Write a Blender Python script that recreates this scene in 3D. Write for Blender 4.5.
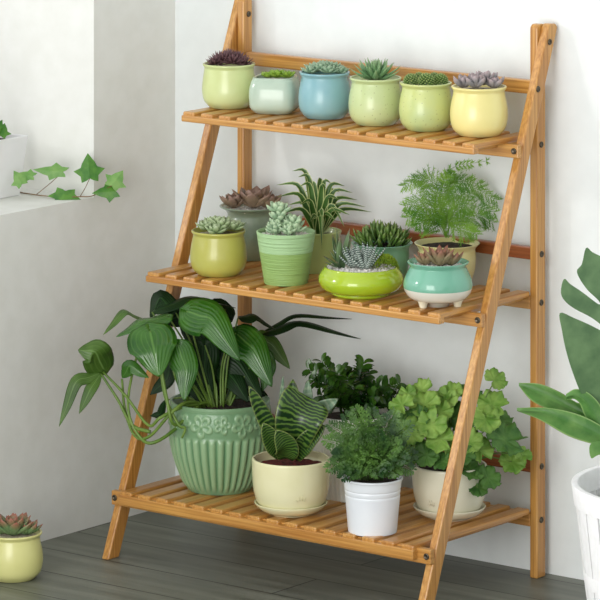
import bpy, math, random
from mathutils import Vector, Matrix, noise
from mathutils.geometry import tessellate_polygon
S = bpy.context.scene
C = S.collection
for o in list(bpy.data.objects): bpy.data.objects.remove(o)
random.seed(4)

# ---------------------------------------------------------------- camera, sky, sun, exposure
FPX, YH, YAW = 4206.07, -477.18, 0.6671
CAM = Vector((4.183, -6.0192, 1.8289))
cd = bpy.data.cameras.new('camera'); cam = bpy.data.objects.new('camera', cd); C.objects.link(cam)
cam.location = CAM; cam.rotation_euler = (math.pi/2, 0, YAW)
cd.sensor_width = 36; cd.lens = FPX/600*36; cd.shift_y = -(300-YH)/600; cd.clip_end = 60
S.camera = cam

w = bpy.data.worlds.new('world'); S.world = w; w.use_nodes = True
nt = w.node_tree; bg = nt.nodes['Background']
tc = nt.nodes.new('ShaderNodeTexCoord'); dp = nt.nodes.new('ShaderNodeVectorMath'); dp.operation = 'DOT_PRODUCT'
dp.inputs[1].default_value = (-.42, -.82, -.38)
mr = nt.nodes.new('ShaderNodeMapRange'); mr.inputs['From Min'].default_value = -1; mr.inputs['To Min'].default_value = .12; mr.inputs['To Max'].default_value = 1.55
nt.links.new(tc.outputs['Generated'], dp.inputs[0]); nt.links.new(dp.outputs['Value'], mr.inputs[0])
ml = nt.nodes.new('ShaderNodeVectorMath'); ml.operation = 'SCALE'; ml.inputs[0].default_value = (1, 1, 1.03)
nt.links.new(mr.outputs[0], ml.inputs['Scale']); nt.links.new(ml.outputs[0], bg.inputs['Color']); bg.inputs['Strength'].default_value = 1.12

sd = bpy.data.lights.new('sun', 'SUN'); sun = bpy.data.objects.new('sun', sd); C.objects.link(sun)
sd.energy = .4; sd.angle = math.radians(3.5); sd.color = (1, .98, .95)
SUNDIR = Vector((.95, 1, -.44)).normalized()
sun.rotation_euler = SUNDIR.to_track_quat('-Z', 'Y').to_euler()

# soft fill light added in front of the corner to brighten the lower walls
ad = bpy.data.lights.new('added_front_fill', 'AREA'); al = bpy.data.objects.new('added_front_fill', ad); C.objects.link(al)
ad.shape = 'RECTANGLE'; ad.size = 1.3; ad.size_y = 1.2; ad.energy = 27; ad.color = (1, .99, .96)
al.location = (.45, -2.9, .75); al.rotation_euler = (Vector((-.35, 0, .25))-al.location).to_track_quat('-Z', 'Y').to_euler()
S.view_settings.view_transform = 'Standard'; S.view_settings.look = 'None'
S.view_settings.exposure = 0.01; S.view_settings.gamma = 1; S.view_settings.use_curve_mapping = False

# ---------------------------------------------------------------- projection helpers (pixels of the photo to points in the room)
cs, sn = math.cos(YAW), math.sin(YAW)
R = Vector((cs, sn, 0)); F = Vector((-sn, cs, 0)); U = Vector((0, 0, 1))
def ray(u, v): return F + R*((u-300)/FPX) - U*((v-YH)/FPX)
def onz(u, v, z): d = ray(u, v); return CAM + d*((z-CAM.z)/d.z)
def onx(u, v, x): d = ray(u, v); return CAM + d*((x-CAM.x)/d.x)
def ony(u, v, y): d = ray(u, v); return CAM + d*((y-CAM.y)/d.y)
def depth(p): return (p-CAM).dot(F)
def V(u, v, dep): return CAM + ray(u, v)*dep
def ppm(p): return FPX/depth(p)

# ---------------------------------------------------------------- materials
def lin(c):
    f = lambda x: x/12.92 if x <= .04045 else ((x+.055)/1.055)**2.4
    return tuple(f(x/255) for x in c) + (1,)
MATS = {}
def base_mat(name):
    m = bpy.data.materials.new(name); m.use_nodes = True
    return m, m.node_tree, m.node_tree.nodes['Principled BSDF']
def N(nt, t, **kw):
    n = nt.nodes.new(t)
    for k, v in kw.items():
        if k in n.inputs: n.inputs[k].default_value = v
        else: setattr(n, k, v)
    return n
def noisy(nt, c1, c2, scale, detail=3, lo=.35, hi=.65, coord='Object', stretch=None):
    t = N(nt, 'ShaderNodeTexCoord'); n = N(nt, 'ShaderNodeTexNoise'); n.inputs['Scale'].default_value = scale
    n.inputs['Detail'].default_value = detail
    if stretch:
        mp = N(nt, 'ShaderNodeMapping'); mp.inputs['Scale'].default_value = stretch
        nt.links.new(t.outputs[coord], mp.inputs[0]); nt.links.new(mp.outputs[0], n.inputs['Vector'])
    else: nt.links.new(t.outputs[coord], n.inputs['Vector'])
    r = N(nt, 'ShaderNodeValToRGB'); e = r.color_ramp.elements
    e[0].position = lo; e[0].color = c1; e[1].position = hi; e[1].color = c2
    nt.links.new(n.outputs['Fac'], r.inputs[0]); return r, n
def bump(nt, src, bs, strength, dist=.002):
    b = N(nt, 'ShaderNodeBump'); b.inputs['Strength'].default_value = strength; b.inputs['Distance'].default_value = dist
    nt.links.new(src, b.inputs['Height']); nt.links.new(b.outputs[0], bs.inputs['Normal'])
def glaze(name, c, c2=None, rough=.28, scale=14, coat=.3, speck=None):
    m, nt, b = base_mat(name)
    c2 = c2 or tuple(min(255, x+10) for x in c)
    r, n = noisy(nt, lin(c), lin(c2), scale)
    out = r.outputs[0]
    if speck:
        t = N(nt, 'ShaderNodeTexCoord'); vo = N(nt, 'ShaderNodeTexVoronoi'); vo.inputs['Scale'].default_value = 130
        nt.links.new(t.outputs['Object'], vo.inputs['Vector'])
        rr = N(nt, 'ShaderNodeValToRGB'); rr.color_ramp.elements[0].position = .10; rr.color_ramp.elements[1].position = .16
        rr.color_ramp.elements[0].color = (1, 1, 1, 1); rr.color_ramp.elements[1].color = (0, 0, 0, 1)
        nt.links.new(vo.outputs['Distance'], rr.inputs[0])
        mx = N(nt, 'ShaderNodeMix', data_type='RGBA'); mx.inputs['B'].default_value = lin(speck)
        ml = N(nt, 'ShaderNodeMath', operation='MULTIPLY'); ml.inputs[1].default_value = .5
        nt.links.new(rr.outputs[0], ml.inputs[0]); nt.links.new(ml.outputs[0], mx.inputs[0])
        nt.links.new(out, mx.inputs[6]); mx.inputs[7].default_value = lin(speck); out = mx.outputs[2]
    nt.links.new(out, b.inputs['Base Color']); b.inputs['Roughness'].default_value = rough
    b.inputs['Coat Weight'].default_value = coat; b.inputs['Coat Roughness'].default_value = .12
    MATS[name] = m; return m
def leafmat(name, c1, c2, rough=.35, transl=.25, tip=None, vein=None, veinc=None, scale=25, bands=None, edge=None, spec=.5):
    """c1/c2 mottled leaf colours; tip: colour of the leaf tip (uv v near 1); vein: stripes along the leaf; bands: cross bands; edge: margin colour"""
    m, nt, b = base_mat(name)
    r, n = noisy(nt, lin(c1), lin(c2), scale)
    out = r.outputs[0]
    uv = N(nt, 'ShaderNodeUVMap'); sp = N(nt, 'ShaderNodeSeparateXYZ'); nt.links.new(uv.outputs[0], sp.inputs[0])
    def mixin(out, fac, col):
        mx = N(nt, 'ShaderNodeMix', data_type='RGBA'); nt.links.new(fac, mx.inputs[0])
        nt.links.new(out, mx.inputs[6]); mx.inputs[7].default_value = col; return mx.outputs[2]
    hsrc = n.outputs['Fac']
    if vein:   # lines fanning from the midrib: sin of (|across| * k + along * q)
        a = N(nt, 'ShaderNodeMath', operation='SUBTRACT'); a.inputs[1].default_value = .5; nt.links.new(sp.outputs[0], a.inputs[0])
        ab = N(nt, 'ShaderNodeMath', operation='ABSOLUTE'); nt.links.new(a.outputs[0], ab.inputs[0])
        q = N(nt, 'ShaderNodeMath', operation='MULTIPLY'); q.inputs[1].default_value = vein[1]; nt.links.new(sp.outputs[1], q.inputs[0])
        k = N(nt, 'ShaderNodeMath', operation='MULTIPLY_ADD'); k.inputs[1].default_value = vein[0]
        nt.links.new(ab.outputs[0], k.inputs[0]); nt.links.new(q.outputs[0], k.inputs[2])
        s = N(nt, 'ShaderNodeMath', operation='SINE'); nt.links.new(k.outputs[0], s.inputs[0])
        rr = N(nt, 'ShaderNodeMapRange'); rr.inputs['From Min'].default_value = .55; nt.links.new(s.outputs[0], rr.inputs[0]); rr.inputs['To Max'].default_value = vein[2]
        out = mixin(out, rr.outputs[0], lin(veinc)); hsrc = s.outputs[0]
        mr = N(nt, 'ShaderNodeMapRange'); mr.inputs['From Min'].default_value = .035; mr.inputs['From Max'].default_value = .01
        nt.links.new(ab.outputs[0], mr.inputs[0]); mr.inputs['To Max'].default_value = .8
        out = mixin(out, mr.outputs[0], lin(veinc))
    if bands:
        a = N(nt, 'ShaderNodeMath', operation='MULTIPLY'); a.inputs[1].default_value = bands[0]; nt.links.new(sp.outputs[1], a.inputs[0])
        t = N(nt, 'ShaderNodeTexNoise'); t.inputs['Scale'].default_value = 60; tcn = N(nt, 'ShaderNodeTexCoord'); nt.links.new(tcn.outputs['Object'], t.inputs['Vector'])
        ad = N(nt, 'ShaderNodeMath', operation='MULTIPLY_ADD'); ad.inputs[1].default_value = bands[2]
        nt.links.new(t.outputs['Fac'], ad.inputs[0]); nt.links.new(a.outputs[0], ad.inputs[2])
        s = N(nt, 'ShaderNodeMath', operation='SINE'); nt.links.new(ad.outputs[0], s.inputs[0])
        rr = N(nt, 'ShaderNodeMapRange'); rr.inputs['From Min'].default_value = -.1; rr.inputs['From Max'].default_value = .7; nt.links.new(s.outputs[0], rr.inputs[0])
        out = mixin(out, rr.outputs[0], lin(bands[1]))
    if edge:
        a = N(nt, 'ShaderNodeMath', operation='SUBTRACT'); a.inputs[1].default_value = .5; nt.links.new(sp.outputs[0], a.inputs[0])
        ab = N(nt, 'ShaderNodeMath', operation='ABSOLUTE'); nt.links.new(a.outputs[0], ab.inputs[0])
        rr = N(nt, 'ShaderNodeMapRange'); rr.inputs['From Min'].default_value = edge[1]; rr.inputs['From Max'].default_value = edge[1]+.05; nt.links.new(ab.outputs[0], rr.inputs[0])
        out = mixin(out, rr.outputs[0], lin(edge[0]))
    if tip:
        rr = N(nt, 'ShaderNodeMapRange'); rr.inputs['From Min'].default_value = tip[1]; rr.inputs['From Max'].default_value = 1.0; nt.links.new(sp.outputs[1], rr.inputs[0])
        out = mixin(out, rr.outputs[0], lin(tip[0]))
    nt.links.new(out, b.inputs['Base Color']); b.inputs['Roughness'].default_value = rough
    b.inputs['Specular IOR Level'].default_value = spec
    bump(nt, hsrc, b, .25, .001)
    if transl:
        tr = N(nt, 'ShaderNodeBsdfTranslucent'); nt.links.new(out, tr.inputs[0])
        mx = N(nt, 'ShaderNodeMixShader'); mx.inputs[0].default_value = transl
        nt.links.new(b.outputs[0], mx.inputs[1]); nt.links.new(tr.outputs[0], mx.inputs[2])
        nt.links.new(mx.outputs[0], nt.nodes['Material Output'].inputs[0])
    MATS[name] = m; return m
def plain(name, c1, c2, scale=20, rough=.6, bmp=0, metal=0, stretch=None, dist=.002, detail=3, lo=.35, hi=.65):
    m, nt, b = base_mat(name)
    r, n = noisy(nt, lin(c1), lin(c2), scale, stretch=stretch, detail=detail, lo=lo, hi=hi)
    nt.links.new(r.outputs[0], b.inputs['Base Color']); b.inputs['Roughness'].default_value = rough; b.inputs['Metallic'].default_value = metal
    if bmp: bump(nt, n.outputs['Fac'], b, bmp, dist)
    MATS[name] = m; return m

plain('wall_paint', (226, 227, 220), (231, 232, 226), 25, .85, .12, dist=.001, detail=4)
plain('back_paint', (233, 238, 236), (237, 242, 240), 25, .85, .08, dist=.001)
plain('white_trim', (240, 240, 238), (245, 245, 244), 30, .5)
def bamboo(name, axis, c1=(174, 118, 50), c2=(216, 164, 88)):
    m, nt, b = base_mat(name)
    st = [260, 260, 260]; st[axis] = 6
    r, n = noisy(nt, lin(c1), lin(c2), 1, detail=4, lo=.3, hi=.7, stretch=st)
    st2 = [20, 20, 20]; st2[axis] = 1.5
    r2, n2 = noisy(nt, lin((206, 162, 100)), lin((255, 255, 255)), 1, detail=2, lo=.25, hi=.6, stretch=st2)
    mx = N(nt, 'ShaderNodeMix', data_type='RGBA'); mx.blend_type = 'MULTIPLY'; mx.inputs[0].default_value = .45
    nt.links.new(r.outputs[0], mx.inputs[6]); nt.links.new(r2.outputs[0], mx.inputs[7])
    nt.links.new(mx.outputs[2], b.inputs['Base Color']); b.inputs['Roughness'].default_value = .34; b.inputs['Coat Weight'].default_value = .35; b.inputs['Coat Roughness'].default_value = .22
    bump(nt, n.outputs['Fac'], b, .1, .0008); MATS[name] = m
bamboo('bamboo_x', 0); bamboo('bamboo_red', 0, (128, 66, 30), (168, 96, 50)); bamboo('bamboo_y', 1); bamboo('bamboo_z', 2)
plain('bolt_steel', (70, 62, 50), (110, 100, 84), 200, .35, metal=.7)
def floor_mat():
    m, nt, b = base_mat('floor_wood')
    t = N(nt, 'ShaderNodeTexCoord'); br = N(nt, 'ShaderNodeTexBrick')
    mp = N(nt, 'ShaderNodeMapping'); nt.links.new(t.outputs['Object'], mp.inputs[0]); nt.links.new(mp.outputs[0], br.inputs['Vector'])
    mp.inputs['Location'].default_value = (.3, .03, 0)
    br.inputs['Scale'].default_value = 1; br.inputs['Brick Width'].default_value = 1.1; br.inputs['Row Height'].default_value = .125
    br.inputs['Mortar Size'].default_value = .0016; br.inputs['Mortar Smooth'].default_value = .3; br.inputs['Bias'].default_value = 0
    br.inputs['Color1'].default_value = lin((116, 119, 108)); br.inputs['Color2'].default_value = lin((132, 135, 122)); br.inputs['Mortar'].default_value = lin((38, 42, 38))
    r, n = noisy(nt, lin((150, 155, 148)), lin((255, 255, 255)), 1, detail=6, lo=.3, hi=.7, stretch=(4, 34, 4))
    mx = N(nt, 'ShaderNodeMix', data_type='RGBA'); mx.blend_type = 'MULTIPLY'; mx.inputs[0].default_value = .8
    nt.links.new(br.outputs['Color'], mx.inputs[6]); nt.links.new(r.outputs[0], mx.inputs[7])
    nt.links.new(mx.outputs[2], b.inputs['Base Color'])
    rr = N(nt, 'ShaderNodeMapRange'); rr.inputs['To Min'].default_value = .33; rr.inputs['To Max'].default_value = .6
    nt.links.new(n.outputs['Fac'], rr.inputs[0]); nt.links.new(rr.outputs[0], b.inputs['Roughness'])
    bump(nt, n.outputs['Fac'], b, .35, .002); MATS['floor_wood'] = m
floor_mat()
plain('soil', (28, 20, 15), (60, 45, 34), 160, .95, 1, dist=.004)
plain('red_soil', (70, 18, 18), (120, 40, 38), 160, .9, 1, dist=.004)
plain('gravel_white', (225, 221, 210), (250, 248, 244), 260, .8, 1, dist=.003)
plain('gravel_tan', (180, 165, 140), (225, 215, 195), 260, .8, 1, dist=.003)
def glass_mat():
    m = bpy.data.materials.new('pane_glass'); m.use_nodes = True; nt = m.node_tree; nt.nodes.clear()
    o = N(nt, 'ShaderNodeOutputMaterial'); a = N(nt, 'ShaderNodeBsdfTransparent'); g = N(nt, 'ShaderNodeBsdfGlossy'); g.inputs['Roughness'].default_value = .02
    x = N(nt, 'ShaderNodeMixShader'); x.inputs[0].default_value = .06
    nt.links.new(a.outputs[0], x.inputs[1]); nt.links.new(g.outputs[0], x.inputs[2]); nt.links.new(x.outputs[0], o.inputs[0]); MATS['pane_glass'] = m
glass_mat()

# ---------------------------------------------------------------- mesh helpers
class MB:
    def __init__(s): s.v = []; s.f = []; s.uv = []
    def add(s, vs, fs, uvs=None):
        o = len(s.v); s.v += [Vector(p) for p in vs]; s.f += [tuple(i+o for i in f) for f in fs]
        s.uv += uvs if uvs else [(.25, .3)]*len(vs)
    def box(s, lo, hi):
        x0, y0, z0 = lo; x1, y1, z1 = hi
        s.add([(x0,y0,z0),(x1,y0,z0),(x1,y1,z0),(x0,y1,z0),(x0,y0,z1),(x1,y0,z1),(x1,y1,z1),(x0,y1,z1)],
              [(0,3,2,1),(4,5,6,7),(0,1,5,4),(1,2,6,5),(2,3,7,6),(3,0,4,7)])
    def build(s, name, mat, parent=None, smooth=True, bevel=0, solid=0, kind=None, subsurf=0):
        me = bpy.data.meshes.new(name); off = Vector(parent['_base']) if parent and '_base' in parent else Vector((0,0,0))
        me.from_pydata([v-off for v in s.v], [], s.f); me.update()
        ul = me.uv_layers.new(name='UVMap')
        for l in me.loops: ul.data[l.index].uv = s.uv[l.vertex_index]
        me.polygons.foreach_set('use_smooth', [smooth]*len(me.polygons))
        me.materials.append(MATS[mat]); o = bpy.data.objects.new(name, me); C.objects.link(o)
        if parent:
            o.parent = parent
        if bevel:
            b = o.modifiers.new('bevel', 'BEVEL'); b.width = bevel; b.segments = 2; b.limit_method = 'ANGLE'
        if solid:
            b = o.modifiers.new('solid', 'SOLIDIFY'); b.thickness = solid; b.offset = 0
        if subsurf:
            b = o.modifiers.new('sub', 'SUBSURF'); b.levels = subsurf; b.render_levels = subsurf
        if kind: o['kind'] = kind
        if parent and '_base' in parent: o['_base'] = tuple(off)
        return o
def thing(name, label, cat, loc, group=None):
    o = bpy.data.objects.new(name, None); C.objects.link(o); o.location = loc; o.empty_display_size = .03
    o['label'] = label; o['category'] = cat; o['_base'] = tuple(loc)
    if group: o['group'] = group
    return o
def struct(o): o['kind'] = 'structure'; return o

def tube(mb, pts, r0, r1=None, n=7, res=1):
    r1 = r0 if r1 is None else r1
    if res > 1: pts = spline(pts, res)
    pts = [Vector(p) for p in pts]; m = len(pts); vs = []; fs = []; uvs = []
    t0 = (pts[1]-pts[0]).normalized(); side = t0.orthogonal().normalized()
    for i, p in enumerate(pts):
        t = (pts[min(i+1, m-1)]-pts[max(i-1, 0)]).normalized()
        side = (side - t*side.dot(t)).normalized(); b = t.cross(side); r = r0+(r1-r0)*i/(m-1)
        for k in range(n):
            a = 2*math.pi*k/n; vs.append(p+(side*math.cos(a)+b*math.sin(a))*r); uvs.append((.3, i/(m-1)*.5))
    for i in range(m-1):
        for k in range(n): fs.append((i*n+k, i*n+(k+1) % n, (i+1)*n+(k+1) % n, (i+1)*n+k))
    fs.append(tuple(reversed(range(n)))); fs.append(tuple((m-1)*n+k for k in range(n)))
    mb.add(vs, fs, uvs)
def spline(pts, res):
    P = [Vector(p) for p in pts]; P = [P[0]*2-P[1]]+P+[P[-1]*2-P[-2]]; out = []
    for i in range(1, len(P)-2):
        for k in range(res):
            t = k/res; a, b, c, d = P[i-1:i+3]
            out.append(.5*((2*b)+(c-a)*t+(2*a-5*b+4*c-d)*t*t+(3*b-a-3*c+d)*t**3))
    out.append(P[-2]); return out
def prof_heart(t): return (math.sin(math.pi*min(1, t**.55))**.75)*(1-.15*t) if t > 0 else .0
def prof_lance(t): return math.sin(math.pi*t**.8)**.9
def prof_oval(t): return math.sin(math.pi*min(1, max(0, t)))**.6
def prof_grass(t): return (min(1, .55+t*3)*(1-t**2.2))
def prof_wide(t): return (.35+.65*math.sin(math.pi/2*min(1, t/.75)))*(1-max(0, (t-.75)/.25)**2.5)**.6 if t < 1 else 0
def prof_sans(t): return min(1, .62+t*1.2)*(1-t**4)**.8 if t < 1 else 0
def ribbon(mb, pts, width, prof, nrm, fold=.15, nx=4, res=4, wav=0, back=0):
    """leaf blade along a path; nrm = direction the upper side faces; fold raises both margins; back = heart lobes behind the base"""
    P = spline(pts, res); m = len(P); vs = []; fs = []; uvs = []; nrm = Vector(nrm)
    ph = random.random()*6
    for i, p in enumerate(P):
        t = (P[min(i+1, m-1)]-P[max(i-1, 0)]).normalized()
        n = (nrm - t*nrm.dot(t))
        n = n.normalized() if n.length > 1e-4 else t.orthogonal().normalized()
        s = t.cross(n); tt = i/(m-1); w = width/2*max(.004, prof(tt))
        for k in range(-nx, nx+1):
            a = k/nx
            q = p + s*(a*w) + n*(abs(a)**1.3*w*fold*2 + wav*w*math.sin(tt*14+ph+(1 if a > 0 else 2.3))*a*a)
            if back: q -= t*(back*width*abs(a)**1.5*max(0, 1-tt*2.6))
            vs.append(q); uvs.append(((a+1)/2, tt))
    c = 2*nx+1
    for i in range(m-1):
        for k in range(2*nx): fs.append((i*c+k, i*c+k+1, (i+1)*c+k+1, (i+1)*c+k))
    mb.add(vs, fs, uvs)
def fat(mb, base, d, up, L, W, T, curve=.2, tipw=1.5, widest=.55, n=8, m=7):
    """fleshy leaf: closed body, flattened cross section, pointed tip"""
    base = Vector(base); d = Vector(d).normalized(); up = Vector(up); up = (up-d*up.dot(d)).normalized(); s = d.cross(up); vs = []; fs = []; uvs = []
    for i in range(m):
        t = i/(m-1)
        if t < widest: pr = .45+.55*math.sin(math.pi/2*t/widest)
        else:
            q = (t-widest)/(1-widest); pr = max(.03, (1-q**tipw)**.8 if q < 1 else .03)
        c = base+d*(L*t)+up*(curve*L*t*t)
        for k in range(n):
            a = 2*math.pi*k/n; z = math.sin(a); zz = z*.5 if z > 0 else z
            vs.append(c+s*(math.cos(a)*W/2*pr)+up*(zz*T/2*pr+ .12*W*pr*math.cos(a)**2)); uvs.append((.5+.5*math.cos(a), t))
    for i in range(m-1):
        for k in range(n): fs.append((i*n+k, i*n+(k+1) % n, (i+1)*n+(k+1) % n, (i+1)*n+k))
    fs.append(tuple(reversed(range(n)))); fs.append(tuple((m-1)*n+k for k in range(n)))
    mb.add(vs, fs, uvs)
GA = 2.399963
def rosette(c, n, L, W, T, e0=82, e1=12, curve=.25, tipw=1.5, widest=.6, inner=.4, axis=(0,0,1), mb=None, jit=.08, step=0.0):
    mb = mb or MB(); ax = Vector(axis).normalized(); x = ax.orthogonal().normalized(); y = ax.cross(x); c = Vector(c); ph = random.random()*6
    for i in range(n):
        t = (i+.5)/n; e = math.radians(e0+(e1-e0)*t**.8 + random.uniform(-4, 4)); a = ph+i*GA
        o = x*math.cos(a)+y*math.sin(a); d = o*math.cos(e)+ax*math.sin(e)
        k = (inner+(1-inner)*t)*(1+random.uniform(-jit, jit))
        fat(mb, c+o*(L*.08*t)+ax*(step*(1-t)), d, ax*math.cos(e)-o*math.sin(e), L*k, W*(.5+.5*k), T*(.6+.4*k), curve, tipw, widest)
    return mb
def lathe(mb, c, prof, seg=72, sq=0, rot=0, disp=None):
    """prof: (radius, height); sq>0 squares the section; disp(angle, index, r, z) adds to the radius"""
    vs = []; fs = []; uvs = []; c = Vector(c); m = len(prof); n = seg
    for i, (r, z) in enumerate(prof):
        for k in range(n):
            a = 2*math.pi*k/n; g = 1
            if sq: g = (abs(math.cos(a))**sq+abs(math.sin(a))**sq)**(-1/sq)*.92
            rr = r*g + (disp(a, i, r, z) if disp else 0)
            vs.append(c+Vector((math.cos(a+rot)*rr, math.sin(a+rot)*rr, z))); uvs.append((k/n, i/(m-1)))
    for i in range(m-1):
        for k in range(n): fs.append((i*n+k, i*n+(k+1) % n, (i+1)*n+(k+1) % n, (i+1)*n+k))
    fs.append(tuple(reversed(range(n))))
    mb.add(vs, fs, uvs)
def cat_prof(pts, res=5):
    P = spline([(r, z, 0) for r, z in pts], res); return [(max(.0005, p.x), p.y) for p in P]
def soil_disc(parent, c, r, z, mat, name='soil', lump=.002, sq=0, rot=0):
    mb = MB(); vs = [Vector(c)+Vector((0,0,z+lump))]; uvs = [(0,0)]; fs = []; n = 40; rings = 8
    for i in range(1, rings+1):
        for k in range(n):
            a = 2*math.pi*k/n; g = 1
            if sq: g = (abs(math.cos(a))**sq+abs(math.sin(a))**sq)**(-1/sq)*.92
            q = r*g*i/rings
            h = lump*(1-(i/rings)**2)+lump*.8*noise.noise(Vector((math.cos(a)*q*300, math.sin(a)*q*300, c[0]*50)))
            vs.append(Vector(c)+Vector((math.cos(a+rot)*q, math.sin(a+rot)*q, z+h))); uvs.append((0,0))
    for k in range(n): fs.append((0, 1+k, 1+(k+1) % n))
    for i in range(rings-1):
        for k in range(n): fs.append((1+i*n+k, 1+(i+1)*n+k, 1+(i+1)*n+(k+1) % n, 1+i*n+(k+1) % n))
    mb.add(vs, fs, uvs); mb.build(name, mat, parent)
def pebbles(parent, c, r, z, mat, n=160, s=.0022, name='gravel'):
    mb = MB()
    for _ in range(n):
        q = r*math.sqrt(random.random()); a = random.random()*6.283; k = s*random.uniform(.6, 1.2)
        p = Vector(c)+Vector((math.cos(a)*q, math.sin(a)*q, z+k*.4)); b = random.random()*3
        vs = [p+Vector((math.cos(b+j*1.2566)*k, math.sin(b+j*1.2566)*k, 0)) for j in range(5)]+[p+Vector((0,0,k*.8)), p-Vector((0,0,k*.8))]
        mb.add(vs, [(j, (j+1) % 5, 5) for j in range(5)]+[((j+1) % 5, j, 6) for j in range(5)])
    mb.build(name, mat, parent, kind='stuff')

# ---------------------------------------------------------------- the room
XC = -.8536; SILL = .60; YJ = -.231; WT = .46
mb = MB(); mb.box((XC-.46, -2.5, -.1), (2.3, .12, 0)); struct(mb.build('floor', 'floor_wood', smooth=False))
mb = MB(); mb.box((XC, 0, 0), (2.3, .12, 2.3)); struct(mb.build('wall_back', 'back_paint', smooth=False))
mb = MB()
mb.box((XC-WT, -2.5, 0), (XC, .12, SILL)); mb.box((XC-WT, YJ, SILL), (XC, .12, 2.3))
mb.box((XC-WT, -2.5, SILL), (XC, -2.2, 2.3)); mb.box((XC-WT, -2.2, 2.0), (XC, YJ, 2.3))
struct(mb.build('wall_left', 'wall_paint', smooth=False))
wf = MB(); x0 = XC-WT+.03
for a, b in (((x0, -2.2, SILL), (x0+.05, YJ, SILL+.05)), ((x0, -2.2, 1.95), (x0+.05, YJ, 2.0)), ((x0, -2.2, SILL), (x0+.05, -2.15, 2)), ((x0, YJ-.05, SILL), (x0+.05, YJ, 2))): wf.box(a, b)
win = wf.build('window_1', 'white_trim', smooth=False); struct(win)
pn = MB(); pn.box((x0+.02, -2.15, SILL+.05), (x0+.026, YJ-.05, 1.95)); pn.build('pane', 'pane_glass', win, smooth=False)

# ---------------------------------------------------------------- plant stand
PT = .016; W = .6698; G = .0181; PD = .0259; HT = .96
LY0, LY1 = -.4036, -.0321
def ly(z): return LY0+(LY1-LY0)*z/HT
ZS = (.1144, .4911, .7651); YF = (-.3899, -.3155, -.2165); HB = .0114; SL = .0065
stand = thing('plant_stand', 'three-tier folding bamboo ladder stand with slatted shelves in the room corner', 'plant stand', (-W/2, -.2, 0))
def slab(name, x0, x1, pts, mat, bevel=.0025):   # side outline (y,z) extruded in x
    mb = MB(); n = len(pts)
    mb.add([(x0, y, z) for y, z in pts]+[(x1, y, z) for y, z in pts],
           [tuple(range(n)), tuple(reversed(range(n, 2*n)))]+[((i+1) % n, i, n+i, n+(i+1) % n) for i in range(n)])
    return mb.build(name, mat, stand, smooth=False, bevel=bevel)
for x0, x1 in ((0, PT), (-W-PT, -W)):
    slab('leg', x0, x1, [(ly(0), 0), (ly(0)+.030, 0), (ly(HT)+.028, HT-.006), (ly(HT)+.022, HT), (ly(HT)+.006, HT+.001), (ly(HT), HT-.004)], 'bamboo_z')
yb, yf = -G, -G-PD
for x0, x1 in ((-PT, 0), (-W, -W+PT)):
    slab('post', x0, x1, [(yf, 0), (yb, 0), (yb, HT-.006), (yb-.006, HT), (yf+.006, HT), (yf, HT-.006)], 'bamboo_z')
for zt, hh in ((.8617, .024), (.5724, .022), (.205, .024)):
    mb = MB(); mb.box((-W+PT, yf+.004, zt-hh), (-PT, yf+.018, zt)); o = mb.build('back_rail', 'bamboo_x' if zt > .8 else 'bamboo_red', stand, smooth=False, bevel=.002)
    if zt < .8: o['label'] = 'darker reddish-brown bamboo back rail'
def bolt(x, y, z, ax):
    mb = MB(); d = Vector((1, 0, 0)) if ax == 'x' else Vector((0, -1, 0)); a = d.orthogonal().normalized(); b = d.cross(a)
    vs = []; P = Vector((x, y, z)); pr = ((.0055, 0), (.0055, .0014), (.0038, .0024), (.0028, .0006))
    for r, h in pr: vs += [P+d*h+(a*math.cos(k*math.pi/6)+b*math.sin(k*math.pi/6))*r for k in range(12)]
    fs = [(i*12+k, i*12+(k+1) % 12, (i+1)*12+(k+1) % 12, (i+1)*12+k) for i in range(3) for k in range(12)]+[tuple(36+k for k in range(12))]
    mb.add(vs, fs); mb.build('bolt', 'bolt_steel', stand)
for k in range(3):
    z, y0 = ZS[k], YF[k]
    sh = MB(); L, Rr = -W+.012, -.012; n = 16; pitch = (Rr-L-.027)/(n-1)
    for i in range(n):
        a = L+i*pitch
        sh.box((a, y0+.003, z-.004), (a+.027, -.048, z+SL))
    s = sh.build('shelf_slats', 'bamboo_y', stand, smooth=False, bevel=.003)
    f = MB(); f.box((L-.001, y0, z-(.017, HB, HB)[k]), (Rr+.001, y0+.016, z)); f.build('front_board', 'bamboo_x', stand, smooth=False, bevel=.002)
    yl = ly(z-HB)
    c = MB(); c.box((-W-PT, yl-.013, z-(.023, .026, .026)[k]), (PT, yl-.001, z-.003+(.005, 0, 0)[k])); c.build('cross_rail', 'bamboo_x', stand, smooth=False, bevel=.0015)
    c = MB(); c.box((-W+PT, yf+.0, z-.026), (-PT, yf+.014, z-.003)); c.build('cross_rail', 'bamboo_x', stand, smooth=False, bevel=.0015)
    for sx in (L+.012, Rr-.028): # runners under the slats, from the front board to the rear rail
        c = MB(); c.box((sx, y0+.014, z-.0112), (sx+.014, -.05, z-.0038)); c.build('runner', 'bamboo_y', stand, smooth=False, bevel=.0015)
    bolt(PT/2, yl-.013, z-.014+(.004, 0, 0)[k], 'y'); bolt(-W-PT/2, yl-.013, z-.014+(.004, 0, 0)[k], 'y')
    bolt(0, yf+.012, z-.014, 'x')
for zt in (.85, .561, .193): bolt(0, yf+.013, zt, 'x')
bolt(PT, ly(.93)+.014, .93, 'x'); bolt(-W+PT, -.03, .93, 'x'); bolt(PT, ly(.845)+.012, .852, 'x')

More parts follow.
